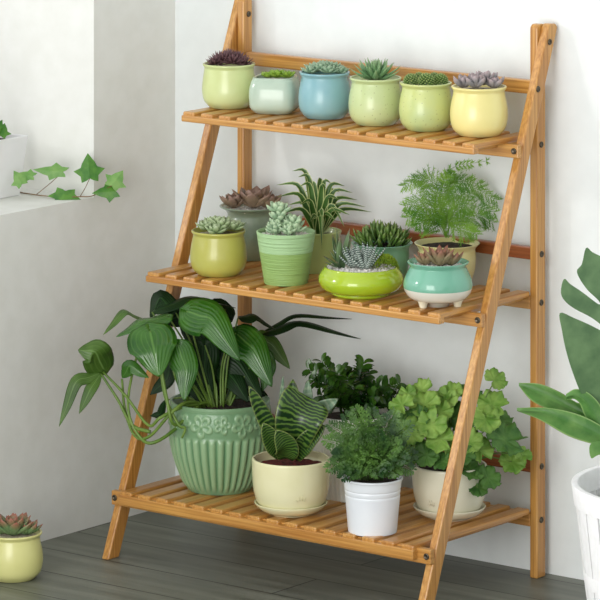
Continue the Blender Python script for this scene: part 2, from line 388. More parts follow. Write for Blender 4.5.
# ---------------------------------------------------------------- pots
def pot(kindname, label, cat, c, outer, mat, soilz, soilr, soilmat='soil', lip=.003, group=None, **kw):
    """outer = (radius, height) outline; inside follows it down to the soil"""
    t = thing(kindname, label, cat, c, group)
    o = cat_prof(outer); top = o[-1]
    p = [(.0005, .001)] + [(o[0][0]*.9, .0)] + o + [(top[0]-lip*.5, top[1]+.0008), (top[0]-lip, top[1])]
    inner = [(max(soilr, r-lip), z) for r, z in reversed(o) if z > soilz-.002 and z < top[1]-.001]
    p += inner + [(soilr*.98, soilz-.006)]
    mb = MB(); lathe(mb, c, p, **kw); mb.build('pot', mat, t); return t
def belly(R, H, rim=.96, neck=.89, base=.74):
    return [(R*base*.9, 0), (R*base, .002), (R*.93, H*.16), (R, H*.38), (R*.98, H*.6), (R*neck, H*.86), (R*neck, H*.915), (R*rim, H*.97), (R*rim, H)]
ZT = [z+SL for z in ZS]
def basept(u, vfront, rpx, z): r = (vfront-YH)/FPX; return onz(u, vfront-rpx*r, z)

glaze('g1', (200, 210, 142), (208, 220, 158)); glaze('g2', (176, 196, 176), (188, 206, 186), rough=.18)
glaze('g3', (126, 174, 182), (142, 186, 190)); glaze('g4', (188, 204, 144), (200, 212, 154), speck=(120, 120, 90))
glaze('g5', (200, 208, 128), (188, 204, 140), speck=(110, 110, 80)); glaze('g6', (230, 218, 140), (236, 226, 152))
glaze('g7', (178, 176, 82), (188, 186, 92)); glaze('g8', (128, 146, 124), (150, 164, 140), scale=30)
glaze('g10', (168, 182, 112), (178, 192, 122)); glaze('g11', (160, 186, 28), (170, 196, 40), rough=.12, coat=.6)
glaze('g12', (118, 172, 140), (130, 182, 150)); glaze('g14', (214, 208, 142), (222, 216, 156))
def relief_glaze():   # paler green on the raised pattern, deeper green in its hollows
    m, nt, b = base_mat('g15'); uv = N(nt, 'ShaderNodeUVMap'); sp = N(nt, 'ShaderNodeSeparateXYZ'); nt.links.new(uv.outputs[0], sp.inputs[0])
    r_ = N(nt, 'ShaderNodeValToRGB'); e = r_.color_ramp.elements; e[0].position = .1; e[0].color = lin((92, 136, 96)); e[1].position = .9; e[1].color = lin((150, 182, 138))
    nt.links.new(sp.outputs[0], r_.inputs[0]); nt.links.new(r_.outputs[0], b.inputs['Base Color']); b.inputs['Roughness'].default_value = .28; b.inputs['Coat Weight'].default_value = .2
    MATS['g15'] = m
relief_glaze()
glaze('g16', (230, 226, 178), (235, 231, 188), rough=.2); glaze('g17', (228, 228, 218), (236, 236, 228), rough=.4)
glaze('g18', (232, 237, 242), (238, 242, 246), rough=.3); glaze('g19', (226, 222, 196), (232, 228, 204), rough=.25)
glaze('g20', (214, 212, 136), (222, 220, 148))
glaze('g22', (232, 233, 232), (240, 240, 240), rough=.6)
def twotone(name, ca, cb, z, rough, ridges=0):
    m, nt, b = base_mat(name)
    t = N(nt, 'ShaderNodeTexCoord'); s = N(nt, 'ShaderNodeSeparateXYZ'); nt.links.new(t.outputs['Object'], s.inputs[0])
    g = N(nt, 'ShaderNodeMath', operation='GREATER_THAN'); g.inputs[1].default_value = z; nt.links.new(s.outputs[2], g.inputs[0])
    mx = N(nt, 'ShaderNodeMix', data_type='RGBA'); nt.links.new(g.outputs[0], mx.inputs[0]); mx.inputs[6].default_value = lin(cb); mx.inputs[7].default_value = lin(ca)
    nt.links.new(mx.outputs[2], b.inputs['Base Color']); b.inputs['Roughness'].default_value = rough; b.inputs['Coat Weight'].default_value = .4 if not ridges else 0
    if ridges:
        n = N(nt, 'ShaderNodeTexNoise'); mp = N(nt, 'ShaderNodeMapping'); mp.inputs['Scale'].default_value = (12, 12, 420)
        nt.links.new(t.outputs['Object'], mp.inputs[0]); nt.links.new(mp.outputs[0], n.inputs['Vector']); n.inputs['Scale'].default_value = 1
        bump(nt, n.outputs['Fac'], b, ridges, .003)
    MATS[name] = m
twotone('g9', (168, 204, 150), (146, 180, 104), .056, .5, .8)
twotone('g13', (118, 178, 152), (226, 222, 208), .031, .15)

# -------- top shelf
TOPG = None
leafmat('purple_spike', (62, 42, 44), (92, 62, 64), .4, 0, tip=((128, 92, 96), .5))
leafmat('lime_leaf', (130, 170, 50), (165, 195, 75), .4, .1)
leafmat('sage_leaf', (120, 158, 128), (150, 182, 148), .5, .05, tip=((175, 195, 165), .7))
leafmat('agave_leaf', (84, 130, 84), (120, 160, 108), .4, .05, tip=((150, 180, 130), .6))
leafmat('cactus_leaf', (40, 88, 34), (80, 126, 50), .4, .05, tip=((168, 186, 110), .5))
leafmat('lilac_leaf', (128, 128, 130), (156, 150, 150), .5, .05, tip=((185, 165, 165), .7))
def pxr(c, px): return px/ppm(c)

c = basept(229, 110, 21, ZT[2]); R1 = pxr(c, 27)
t = pot('potted_succulent', 'pale green-yellow round pot with dark purple spiky succulent, leftmost on the top shelf', 'potted plant', c, belly(R1, .079, rim=.97, neck=.92), 'g1', .072, R1*.84, lip=.004)
soil_disc(t, c, R1*.86, .070, 'gravel_tan')
for k in range(9):
    a = k*GA; q = R1*.56*math.sqrt(k/8)
    cc = c+Vector((math.cos(a)*q, math.sin(a)*q, .076+.012*(1-k/9)))
    rosette(cc, 36, .024, .0048, .0036, 85, -5, .15, 1.2, .4, .7).build('rosette', 'purple_spike', t)

c = basept(275, 115, 20, ZT[2]); R2 = pxr(c, 26)
t = pot('potted_succulent', 'pale celadon rounded-square pot with small lime-green succulent on the top shelf', 'potted plant', c,
        [(R2*.70, 0), (R2*.78, .002), (R2*.95, .010), (R2*1.0, .024), (R2*1.0, .042), (R2*.93, .056), (R2*.86, .0625), (R2*.86, .064)], 'g2', .058, R2*.7, lip=.004, sq=4.5, rot=.45)
soil_disc(t, c, R2*.78, .056, 'gravel_tan', sq=4.5, rot=.45)
for dx, s in ((.004, 1), (.022, .8), (-.012, .7)):
    rosette(c+R*dx+Vector((0, 0, .062)), 22, .027*s, .010, .003, 80, 8, .2, 1.6, .6).build('rosette', 'lime_leaf', t)

c = basept(324.7, 120.5, 21, ZT[2]); R3 = pxr(c, 26.3)
t = pot('potted_succulent', 'light blue round pot with clustered pale sage rosettes on the top shelf', 'potted plant', c, belly(R3, .081), 'g3', .073, R3*.8, lip=.0035)
soil_disc(t, c, R3*.82, .072, 'gravel_tan')
for k in range(10):
    a = k*GA; q = R3*.66*math.sqrt(k/9)
    rosette(c+Vector((math.cos(a)*q, math.sin(a)*q, .078+.010*(1-k/10))), 26, .020, .008, .004, 82, 0, .3, 1.8, .65, .5).build('rosette', 'sage_leaf', t)

c = basept(375.5, 127, 21, ZT[2]); R4 = pxr(c, 27)
t = pot('potted_succulent', 'speckled pale green round pot with a green pointed agave-like rosette on the top shelf', 'potted plant', c, belly(R4, .082), 'g4', .075, R4*.8, lip=.0035)
soil_disc(t, c, R4*.82, .074, 'gravel_tan')
rosette(c+Vector((0, 0, .078)), 50, .050, .012, .007, 86, 12, .22, 1.1, .35, .55, step=.004).build('rosette', 'agave_leaf', t)

c = basept(426, 132.5, 21, ZT[2]); R5 = pxr(c, 27)
t = pot('potted_succulent', 'speckled yellow-green round pot with a clump of small green cactus balls on the top shelf', 'potted plant', c, belly(R5, .082), 'g5', .077, R5*.8, lip=.0035)
soil_disc(t, c, R5*.82, .076, 'gravel_tan')
for (a, b, h, s) in ((-.022, -.006, .010, 1), (.0, -.012, .011, 1.1), (.021, -.004, .010, 1), (-.010, .012, .011, .9), (.012, .014, .010, .9)):
    s *= 1.25; p = c+R*a*1.2+F*b*1.2+Vector((0, 0, .079+h*.6)); mb = MB()
    for i in range(90):
        y = 1-1.5*(i+.5)/90; r = math.sqrt(max(0, 1-y*y)); an = i*GA; d = Vector((math.cos(an)*r, math.sin(an)*r, y))
        fat(mb, p+d*.0065*s, d, Vector((0, 0, 1)) if abs(y) < .95 else Vector((1, 0, 0)), .0052*s, .0036*s, .0032*s, 0, 1.8, .5, 6, 4)
    mb.build('cactus_ball', 'cactus_leaf', t)

c = basept(479, 138, 22, ZT[2]); R6 = pxr(c, 29)
t = pot('potted_succulent', 'butter-yellow round pot with grey-lilac fleshy rosettes, rightmost on the top shelf', 'potted plant', c, belly(R6, .084, rim=.95), 'g6', .078, R6*.78, lip=.0035)
soil_disc(t, c, R6*.82, .077, 'gravel_tan')
for (a, b, h, s) in ((-.026, .0, .0, 1), (-.006, -.016, .002, 1), (.010, .006, .004, 1.1), (.026, -.006, .0, .95), (-.010, .018, .003, .9), (.024, .018, .001, .8)):
    rosette(c+R*a+F*b+Vector((0, 0, .083+h)), 15, .027*s, .014*s, .008*s, 80, 15, .35, 2.0, .62, .55).build('rosette', 'lilac_leaf', t)

# -------- middle shelf
leafmat('pale_rosette', (120, 146, 98), (158, 178, 126), .5, .05, tip=((190, 205, 165), .7))
leafmat('brown_rosette', (120, 98, 78), (158, 134, 108), .45, .05, tip=((160, 128, 116), .7))
leafmat('jade_rosette', (146, 176, 142), (178, 204, 166), .5, .05, tip=((195, 215, 175), .75))
leafmat('spider_leaf', (44, 82, 28), (76, 118, 44), .35, .2, edge=((198, 210, 140), .34))
leafmat('sedum_finger', (56, 92, 34), (104, 138, 58), .35, .05, tip=((130, 150, 80), .7))
leafmat('zebra_leaf', (70, 92, 84), (92, 114, 104), .45, 0, bands=(70, (205, 214, 206), 2))
leafmat('kalanchoe_leaf', (72, 104, 66), (104, 130, 84), .5, .05, tip=((120, 96, 78), .75))
leafmat('moss', (110, 140, 20), (150, 176, 40), .8, .1)
leafmat('bronze_rosette', (104, 98, 70), (144, 130, 96), .45, .05, tip=((150, 92, 74), .55))
leafmat('fern_leaf', (78, 140, 30), (150, 196, 70), .5, .4)
leafmat('stem_green', (92, 120, 50), (118, 140, 66), .5, 0)
leafmat('stem_brown', (120, 92, 60), (140, 112, 76), .6, 0)

c = basept(218.5, 278, 21, ZT[1]); R7 = pxr(c, 28.5)
t = pot('potted_succulent', 'olive-yellow round pot with a mound of pale green rosettes, leftmost on the middle shelf', 'potted plant', c, belly(R7, .078, rim=.95, neck=.9), 'g7', .071, R7*.8, lip=.0035)
soil_disc(t, c, R7*.8, .070, 'gravel_tan')
for k in range(9):
    a = k*GA+1; q = R7*.66*math.sqrt(k/8)
    rosette(c+Vector((math.cos(a)*q, math.sin(a)*q, .076+.012*(1-k/9))), 20, .024, .013, .007, 82, 0, .3, 1.8, .6, .5).build('rosette', 'pale_rosette', t)

c = onz(251, 258, ZT[1]); R8 = pxr(c, 31)
t = pot('potted_succulent', 'grey-green flared pot with a large brownish-pink rosette, at the back left of the middle shelf', 'potted plant', c,
        [(R8*.62, 0), (R8*.66, .002), (R8*.80, .02), (R8*.86, .045), (R8*.80, .07), (R8*.76, .08), (R8*.84, .088), (R8*1.0, .093), (R8*1.02, .095)], 'g8', .088, R8*.75, lip=.004)
soil_disc(t, c, R8*.8, .087, 'gravel_white'); pebbles(t, c, R8*.85, .088, 'gravel_white')
for a, s in ((.004, 1.2), (-.030, .85), (.032, .8)):
    rosette(c+R*a+Vector((0, 0, .092)), 22, .041*s, .025*s, .008, 80, 24, .22, 1.35, .6, .5).build('rosette', 'brown_rosette', t)

c = basept(286, 286.5, 22, ZT[1]); R9 = pxr(c, 29.5)
t = pot('potted_succulent', 'two-tone green ribbed tapered pot with upright blue-green succulent heads on the middle shelf', 'potted plant', c,
        [(R9*.72, 0), (R9*.75, .002), (R9*.83, .03), (R9*.92, .06), (R9*.97, .078), (R9*1.0, .088), (R9*1.0, .09)], 'g9', .083, R9*.85, lip=.003)
soil_disc(t, c, R9*.88, .082, 'gravel_white'); pebbles(t, c, R9*.85, .083, 'gravel_white')
for (a, b, h, s) in ((-.012, .006, .040, 1.3), (.014, -.004, .020, 1.2), (-.018, -.006, .014, 1.0), (.004, -.014, .010, .9)):
    p = c+R*a+F*b+Vector((0, 0, .084)); mb = MB()
    tube(mb, [p-Vector((0, 0, .004)), p+Vector((0, 0, h))], .003)
    for q in range(3):
        rosette(p+Vector((0, 0, h*(q+1)/3)), 13, .019*s, .010*s, .0075*s, 80, 2, .3, 2.4, .68, .6, mb=mb)
    mb.build('rosette', 'jade_rosette', t)

c = onz(318, 271, ZT[1]); R10 = pxr(c, 23)
t = pot('potted_spider_plant', 'pale olive pot with a spider plant, behind the ribbed two-tone pot on the middle shelf', 'potted plant', c,
        [(R10*.74, 0), (R10*.78, .002), (R10*.86, .03), (R10*.95, .06), (R10*1.02, .070), (R10*1.02, .072)], 'g10', .064, R10*.85)
soil_disc(t, c, R10*.88, .063, 'soil')
random.seed(11)
mb = MB(); b0 = c+Vector((0, 0, .064))
spk = [(277,197,-.02),(298,177,0),(292,171,.01),(310,185,0),(331,183,-.01),(345,186,.0),(353,193,-.02),(366,207,-.01),(372,212,.02),(324,237,-.05),(281,214,-.03),(276,185,.02),(305,192,.03),(340,200,-.03),(350,215,-.04),(322,180,.03),(300,205,-.04),(335,220,-.05),(310,222,-.05),(358,200,.02),(288,205,.02),(345,228,-.03),(322,250,-.07),(300,186,-.01),(326,188,-.02),(340,192,.01)]
for (u, v, dd) in spk:
    tip = V(u, v, depth(c)+dd); up = max(.012, (tip.z-b0.z)*.75+.018)
    mid = b0.lerp(tip, .5)+Vector((0, 0, up*.55)) if tip.z > b0.z+.03 else b0.lerp(tip, .55)+Vector((0, 0, .045))
    ribbon(mb, [b0+(tip-b0)*.02, b0.lerp(mid, .55)+Vector((0, 0, .006)), mid, tip], .0135, prof_grass, (-F*.9+U*.6).normalized(), .2, 3, 4)
mb.build('foliage', 'spider_leaf', t)

c = basept(361, 300, 30, ZT[1]); R11 = pxr(c, 42.5)
t = pot('potted_succulent_bowl', 'glossy lime-green low bowl with zebra succulent, moss and white gravel', 'potted plant', c,
        [(R11*.66, 0), (R11*.70, .003), (R11*.70, .005), (R11*.90, .011), (R11*1.0, .024), (R11*.97, .036), (R11*.88, .045), (R11*.86, .048)], 'g11', .045, R11*.8)
soil_disc(t, c, R11*.82, .044, 'gravel_white'); pebbles(t, c, R11*.8, .046, 'gravel_white', 300)
z0 = c+Vector((0, 0, .046))
for (a, b, s) in ((.008, -.012, 1.0), (-.012, .004, .95), (.012, .014, .8)):
    rosette(z0+R*a+F*b, 22, .054*s, .0095, .006, 86, 40, .05, 1.0, .25, .7).build('rosette', 'zebra_leaf', t)
mb = MB()
for u, v, dd in ((334, 244, 0), (329, 259, -.02), (333, 233, .01), (341, 224, 0), (325, 262, -.01), (346, 246, .01), (350, 228, .02), (338, 262, -.03),(337,238,.01),(343,236,-.01),(323,256,.01),(328,250,.0),(348,238,.02),(331,265,-.035)):
    p = z0-R*.036; tip = V(u, v, depth(c)+dd); fat(mb, p+R*random.uniform(-.006, .006), tip-p, U, (tip-p).length, .0105, .003, .02, 1.3, .6)
mb.build('foliage', 'kalanchoe_leaf', t)
mb = MB()
for _ in range(420):
    q = Vector((random.gauss(0, 1), random.gauss(0, 1), random.gauss(0, 1))).normalized(); q.z = abs(q.z)
    p = z0+R*.040+F*.004+Vector((0, 0, -.003))+Vector((q.x*.021, q.y*.021, q.z*.022)); fat(mb, p, q, Vector((.3, .2, .9)), .006, .003, .002, 0, 1.5, .5, 5, 3)
mb.build('moss_cushion', 'moss', t, kind='stuff')

c = onz(382, 282, ZT[1]); R12 = pxr(c, 31)
t = pot('potted_succulent', 'teal-green flared pot with dark finger-leaved succulent, behind the lime bowl', 'potted plant', c,
        [(R12*.62, 0), (R12*.66, .002), (R12*.82, .02), (R12*.88, .04), (R12*.88, .058), (R12*.95, .066), (R12*1.0, .069)], 'g12', .063, R12*.8)
soil_disc(t, c, R12*.83, .062, 'soil'); random.seed(5)
mb = MB()
for k in range(150):
    a = k*GA; q = R12*.74*math.sqrt(k/150); h = .020*(1-k/150)+random.uniform(0, .022)
    p = c+Vector((math.cos(a)*q, math.sin(a)*q, .06+h*.6)); e = math.radians(random.uniform(35, 88)); b = random.random()*6.28
    d = Vector((math.cos(b)*math.cos(e), math.sin(b)*math.cos(e), math.sin(e)))+Vector((math.cos(a), math.sin(a), 0))*.35*q/R12
    fat(mb, p, d, U, random.uniform(.020, .032), .0058, .0055, .05, 2.2, .75, 6, 5)
mb.build('foliage', 'sedum_finger', t)

c = basept(438, 309, 18, ZT[1]); R13 = pxr(c, 35)
t = pot('potted_succulent', 'teal and white three-footed bowl with a bronze pointed succulent on the middle shelf', 'potted plant', c,
        [(R13*.35, .009), (R13*.62, .010), (R13*.84, .016), (R13*.98, .030), (R13*.97, .045), (R13*.84, .062), (R13*.80, .067), (R13*.86, .072), (R13*.89, .075)], 'g13', .068, R13*.72, lip=.005)
for k in range(3):
    mb = MB(); a = math.radians(-100+k*120)
    p = c+Vector((math.cos(a)*R13*.58, math.sin(a)*R13*.58, 0)); lathe(mb, p, cat_prof([(.0045, 0), (.006, .0008), (.008, .008), (.013, .016)], 3)+[(.0005, .016)], seg=16)
    mb.build('foot', 'g19', t)
soil_disc(t, c, R13*.76, .067, 'gravel_white'); pebbles(t, c, R13*.74, .068, 'gravel_white', 200)
for (a, b, s) in ((.002, -.004, 1.2), (-.020, .004, .85), (.022, .002, .85)):
    rosette(c+R*a+F*b+Vector((0, 0, .069)), 16, .035*s, .0155*s, .008, 84, 40, .10, 1.3, .5, .6).build('rosette', 'bronze_rosette', t)

c = onz(447, 285, ZT[1]); R14 = pxr(c, 33)
t = pot('potted_asparagus_fern', 'pale yellow flared pot with a feathery green fern behind the three-footed bowl', 'potted plant', c,
        [(R14*.66, 0), (R14*.70, .002), (R14*.84, .025), (R14*.88, .05), (R14*.86, .063), (R14*.94, .070), (R14*1.0, .0735)], 'g14', .068, R14*.8)
soil_disc(t, c, R14*.8, .067, 'soil'); random.seed(8)
b0 = c+Vector((0, 0, .067)); D = depth(c)
fr = [[(446,238),(440,205),(450,170),(486,161)],[(446,238),(436,208),(436,185),(415,178)],[(448,238),(440,205),(428,178),(404,186)],[(446,238),(452,215),(468,205),(494,212)],
      [(446,238),(455,210),(470,188),(496,200)],[(446,238),(440,215),(425,203),(404,206)],[(448,238),(460,222),(478,215),(492,222)],[(446,238),(438,225),(428,220),(416,226)],
      [(448,238),(450,212),(444,188),(452,174)],[(446,238),(448,222),(462,228),(476,234)],[(446,236),(442,200),(455,182),(480,184)],[(446,238),(438,218),(420,212),(408,218)]]
for i, f in enumerate(fr):
    mb = MB(); dz = (-.03, .0, .02, -.02, .015, -.015, .02, -.04, .03, -.045, .0, .01)[i]
    P = spline([V(u, v, D+dz*j/3) for j, (u, v) in enumerate(f)], 10); tube(mb, P, .0007, .0004, 5)
    n = len(P)
    for j in range(5 if i else 16, n):
        tdir = (P[min(j+1, n-1)]-P[j-1]).normalized(); L = .036*(1-.75*(j/n)**2)*(1.1 if i else .45)*random.uniform(.6, 1.1)
        if random.random() < .15: continue
        for sgn in (-1, 1):
            hor = tdir.cross(Vector((-F+U*.5))).normalized()*sgn
            bd = (hor*.8+tdir*.7+Vector((random.uniform(-.2, .2), random.uniform(-.2, .2), random.uniform(-.3, .05)))).normalized(); p = P[j]; q = p+bd*L-U*L*.15
            tube(mb, [p, q], .00035, .0002, 3)
            for s in range(1, 9):
                x = p.lerp(q, s/8.5)
                for sg in (-1, 1):
                    nd = (bd*.8+tdir*sg*.6+Vector((random.uniform(-.3, .3), random.uniform(-.3, .3), random.uniform(-.3, .3)))).normalized()
                    ss = nd.cross(F).normalized()*.0005; e = x+nd*.0065
                    mb.add([x-ss, x+ss, e], [(0, 1, 2)], [(.4, .3)]*3)
    mb.build('frond', 'fern_leaf', t)

# -------- bottom shelf
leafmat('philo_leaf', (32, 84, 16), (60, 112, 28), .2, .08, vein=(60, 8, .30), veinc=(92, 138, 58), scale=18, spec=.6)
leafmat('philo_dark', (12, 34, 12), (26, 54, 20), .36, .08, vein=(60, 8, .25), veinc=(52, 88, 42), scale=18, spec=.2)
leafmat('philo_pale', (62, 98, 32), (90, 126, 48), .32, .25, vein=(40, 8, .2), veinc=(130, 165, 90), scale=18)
leafmat('philo_stem', (84, 118, 40), (112, 140, 56), .4, 0)
leafmat('sansevieria_leaf', (14, 40, 16), (28, 60, 24), .3, 0, bands=(95, (88, 120, 48), 10), edge=((150, 162, 88), .475))
leafmat('sansevieria_grey', (90, 122, 96), (120, 146, 116), .4, 0, bands=(62, (140, 160, 130), 7))
leafmat('glossy_leaf', (22, 56, 14), (66, 106, 32), .22, .05)
leafmat('fine_fern', (26, 68, 20), (100, 142, 58), .5, .2)
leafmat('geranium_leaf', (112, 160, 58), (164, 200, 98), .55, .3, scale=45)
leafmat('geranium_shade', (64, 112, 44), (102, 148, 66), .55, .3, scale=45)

c = basept(220, 496, 33, ZT[0]); D = depth(c); R15 = pxr(c, 51); H15 = .157
NF = 36; BH = H15*.66
def relief(a, i, r, z):
    if z < BH-.001 and z > .004 and i < 52:
        e = min(1, (BH-z)/.006)*min(1, (z-.004)/.01)
        return e*.0028*(abs(math.cos(a*NF/2))**.7*2-1)
    if z > BH+.002 and z < H15*.95 and i < 75:
        best = 0
        x = a*R15*.98
        per = 2*math.pi*R15*.98/15
        for k in (-1, 0, 1):
            q = math.floor(x/per+.5)+k; big = q % 2 == 0
            fx = x-q*per; fz = z-(BH+H15*(.150 if big else .165)); RR = .0225 if big else .0172
            rho = math.hypot(fx, fz); phi = math.atan2(fz, fx)+(.4 if big else 0)
            pet = RR*(.35+.65*abs(math.cos(2.5*phi))**.5)
            if rho < pet: best = max(best, .0022*min(1, (pet-rho)/.002)*(.45+.55*min(1, max(0, rho/pet-.2)*1.2)) - (.0018 if rho/pet < .62 and rho > .004 and abs(math.cos(2.5*phi)) > .75 else 0))
            if rho < .003: best = .002
        return best-.0006
    return 0
t = thing('potted_philodendron', 'large carved green pot with flower band and trailing broad-leaved philodendron', 'potted plant', c)
P = cat_prof([(R15*.60, 0), (R15*.64, .003), (R15*.78, H15*.18), (R15*.92, H15*.42), (R15*.99, H15*.66), (R15*1.0, H15*.8), (R15*.975, H15*.955), (R15*.985, H15*.97), (R15*.985, H15)], 12)
P = [(.0005, .001)]+P+[(R15*.955, H15+.001), (R15*.93, H15), (R15*.92, H15*.8), (R15*.9, H15*.74)]
mb = MB(); RD = lambda a, i, r, z: relief(a, i, r, z) if i < len(P)-6 and r > .01 else 0
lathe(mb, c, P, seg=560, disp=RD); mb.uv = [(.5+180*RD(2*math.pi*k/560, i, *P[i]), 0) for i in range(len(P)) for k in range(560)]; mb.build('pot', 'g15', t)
soil_disc(t, c, R15*.93, H15*.9, 'soil', lump=.005)
so = c+Vector((0, 0, H15*.9))
# leaves: base, mid, tip (photo px), width px, depth shift base/mid/tip, facing, material
PL = [((187,311),(212,320),(240,361),42,(-.02,-.05,-.08),'c','philo_leaf'),
      ((236,333),(254,350),(272,387),38,(.0,-.03,-.05),'c','philo_leaf'),
      ((150,331),(154,350),(159,377),52,(-.06,-.09,-.10),'c','philo_leaf'),
      ((178,345),(186,370),(184,401),30,(-.06,-.08,-.09),'c','philo_leaf'),
      ((168,316),(140,322),(116,337),26,(-.02,-.03,-.04),'u','philo_leaf'),
      ((146,320),(124,311),(103,335),13,(.02,.0,-.02),'u','philo_pale'),
      ((104,370),(95,352),(78,350),34,(-.02,-.05,-.05),'c','philo_pale'),
      ((101,373),(76,382),(59,427),13,(-.02,-.04,-.05),'c','philo_pale'),
      ((101,373),(90,390),(79,414),12,(-.02,-.04,-.05),'c','philo_pale'),
      ((122,378),(130,366),(149,378),14,(-.03,-.04,-.05),'c','philo_leaf'),
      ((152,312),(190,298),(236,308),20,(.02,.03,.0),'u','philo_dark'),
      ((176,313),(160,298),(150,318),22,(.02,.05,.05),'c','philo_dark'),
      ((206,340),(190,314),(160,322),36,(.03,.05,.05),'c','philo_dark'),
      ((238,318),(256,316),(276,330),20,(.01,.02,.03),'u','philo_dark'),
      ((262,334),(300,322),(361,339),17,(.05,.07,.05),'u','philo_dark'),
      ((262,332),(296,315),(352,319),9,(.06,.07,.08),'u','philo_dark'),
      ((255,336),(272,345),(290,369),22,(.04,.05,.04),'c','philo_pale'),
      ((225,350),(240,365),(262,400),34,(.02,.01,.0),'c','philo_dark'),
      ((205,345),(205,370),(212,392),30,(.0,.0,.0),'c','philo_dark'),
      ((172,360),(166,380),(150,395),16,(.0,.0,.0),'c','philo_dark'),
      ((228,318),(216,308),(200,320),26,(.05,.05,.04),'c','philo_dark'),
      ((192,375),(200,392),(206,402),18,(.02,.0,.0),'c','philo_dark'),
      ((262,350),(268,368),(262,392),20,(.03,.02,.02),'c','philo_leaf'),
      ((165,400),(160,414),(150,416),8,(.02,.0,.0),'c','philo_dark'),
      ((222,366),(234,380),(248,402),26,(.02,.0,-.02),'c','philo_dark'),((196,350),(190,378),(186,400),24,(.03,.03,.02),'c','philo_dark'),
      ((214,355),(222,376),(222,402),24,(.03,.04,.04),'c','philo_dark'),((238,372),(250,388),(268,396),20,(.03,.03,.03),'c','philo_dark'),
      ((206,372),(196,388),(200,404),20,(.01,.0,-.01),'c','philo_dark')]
stems = MB()
for i, (b, m, tp, wd, dd, face, mt) in enumerate(PL):
    mb = MB(); pb, pm, ptp = V(*b, D+dd[0]), V(*m, D+dd[1]), V(*tp, D+dd[2])
    wm = wd/ppm(c)
    nn = (-F*.95+U*.45) if face == 'c' else (U-F*.25)
    ribbon(mb, [pb, pb.lerp(pm, .5), pm, pm.lerp(ptp, .55), ptp], wm, prof_heart if wd > 16 else prof_lance, nn, -.12, 5, 5, .05, .22 if wd > 24 else 0)
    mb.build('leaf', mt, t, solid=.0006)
    if i not in (7, 8, 6, 9, 5):
        src = so+R*((b[0]-220)*.00035)+F*random.uniform(-.02, .02)
        tube(stems, [src, src.lerp(pb, .5)+U*.012+R*random.uniform(-.01, .01), pb], .0022, .0013, 6, 6)
for pts in ([(205,405,0),(188,402,-.05),(172,412,-.08),(150,436,-.07),(135,436,-.05),(125,410,-.03),(122,379,-.03)],
            [(210,402,0),(180,408,-.06),(160,418,-.09),(148,425,-.07),(125,395,-.04),(103,372,-.02)],
            [(150,432,-.07),(132,425,-.05),(118,400,-.03),(101,374,-.02)],
            [(205,404,0),(160,440,-.07),(140,437,-.06),(128,400,-.04),(146,320,.02)],
            [(200,404,-.02),(175,425,-.08),(166,395,-.08),(158,352,-.07),(150,331,-.06)],
            [(160,352,-.06),(165,395,-.07),(178,424,-.08),(185,428,-.08),(182,438,-.08)],
            [(188,400,-.04),(176,378,-.07),(170,352,-.06)]):
    tube(stems, [V(u, v, D+d) for u, v, d in pts], .0036, .0021, 7, 6)
stems.build('stems', 'philo_stem', t)

# cream pot with saucer: hahnii
def saucer(label, c, r, h=.02):
    o = thing('saucer', label, 'saucer', c)
    mb = MB(); lathe(mb, c, [(.0005, .0005), (r*.55, 0), (r*.58, .001)]+cat_prof([(r*.58, .002), (r*.8, h*.35), (r*.95, h*.75), (r, h)], 5)+[(r-.0015, h+.0006), (r-.003, h*.95), (r*.78, h*.42), (r*.7, .004), (.0005, .004)]); mb.build('dish', 'g16' if 'left' in label else 'g19', o); return o
c = basept(291, 518, 21, ZT[0]); D = depth(c); r = pxr(c, 36.8)
saucer('cream ceramic saucer under the banded-leaf plant, left of the white bucket', c, r)
c = c+Vector((0, 0, .0046)); R16 = pxr(c, 39.3)
t = pot('potted_sansevieria', 'cream pot with a squat dark-banded snake plant and reddish soil', 'potted plant', c,
        [(R16*.62, 0), (R16*.68, .003), (R16*.84, .014), (R16*.95, .034), (R16*.99, .06), (R16*1.0, .086), (R16*.99, .0905)], 'g16', .078, R16*.9, lip=.004)
soil_disc(t, c, R16*.92, .076, 'red_soil', lump=.003)
def emboss(t, c, u, v, mat):
    mb = MB(); 
    for k, (a, l) in enumerate(((-.9, .007), (-.45, .009), (0, .010), (.4, .008))):
        p = V(u-3+k*2.4, v+abs(k-1.5), depth(c)); d = p-c; zz = d.z; d.z = 0
        f = c+Vector((0, 0, zz)); vr = (-F*.95 + R*((u-3+k*2.4)-t['_u'])/40).normalized()
        rr = t['_r']; a0 = f+vr*rr; a1 = f+(vr+R*math.sin(a)*l/rr*.7).normalized()*rr+U*l*math.cos(a)
        tube(mb, [a0, a1], .0007, .0004, 5)
    mb.build('embossed_mark', mat, t)
t['_u'] = 291.3; t['_r'] = R16*.975; emboss(t, c, 301, 492, 'g16')
b0 = c+Vector((0, 0, .076)); 
SA = [((284,452),(266,420),(249,386),17,(0,-.01,-.02),'s'),((288,455),(290,420),(293,379),24,(.02,.03,.035),'s'),
      ((291,458),(298,420),(309,397),50,(-.005,-.025,-.004),'w'),((281,455),(272,440),(263,423),20,(-.015,-.03,-.045),'s'),
      ((296,457),(308,440),(325,425),19,(-.015,-.025,-.035),'s'),((298,450),(315,415),(338,399),18,(.01,.01,.0),'g'),
      ((294,450),(306,412),(308,380),14,(.02,.03,.04),'g'),((286,458),(286,446),(276,430),24,(-.02,-.035,-.05),'s'),
      ((282,450),(281,415),(283,376),6,(.02,.03,.03),'g')]
for b, m, tp, wd, dd, k in SA:
    mb = MB(); ribbon(mb, [V(*b, D+dd[0]), V(*m, D+dd[1]), V(*tp, D+dd[2])], wd/ppm(c), prof_wide if k == 'w' else prof_sans, -F+U*.2, .22, 4, 7, .03)
    mb.build('leaf', 'sansevieria_leaf' if k in 'sw' else 'sansevieria_grey', t, solid=.0022)

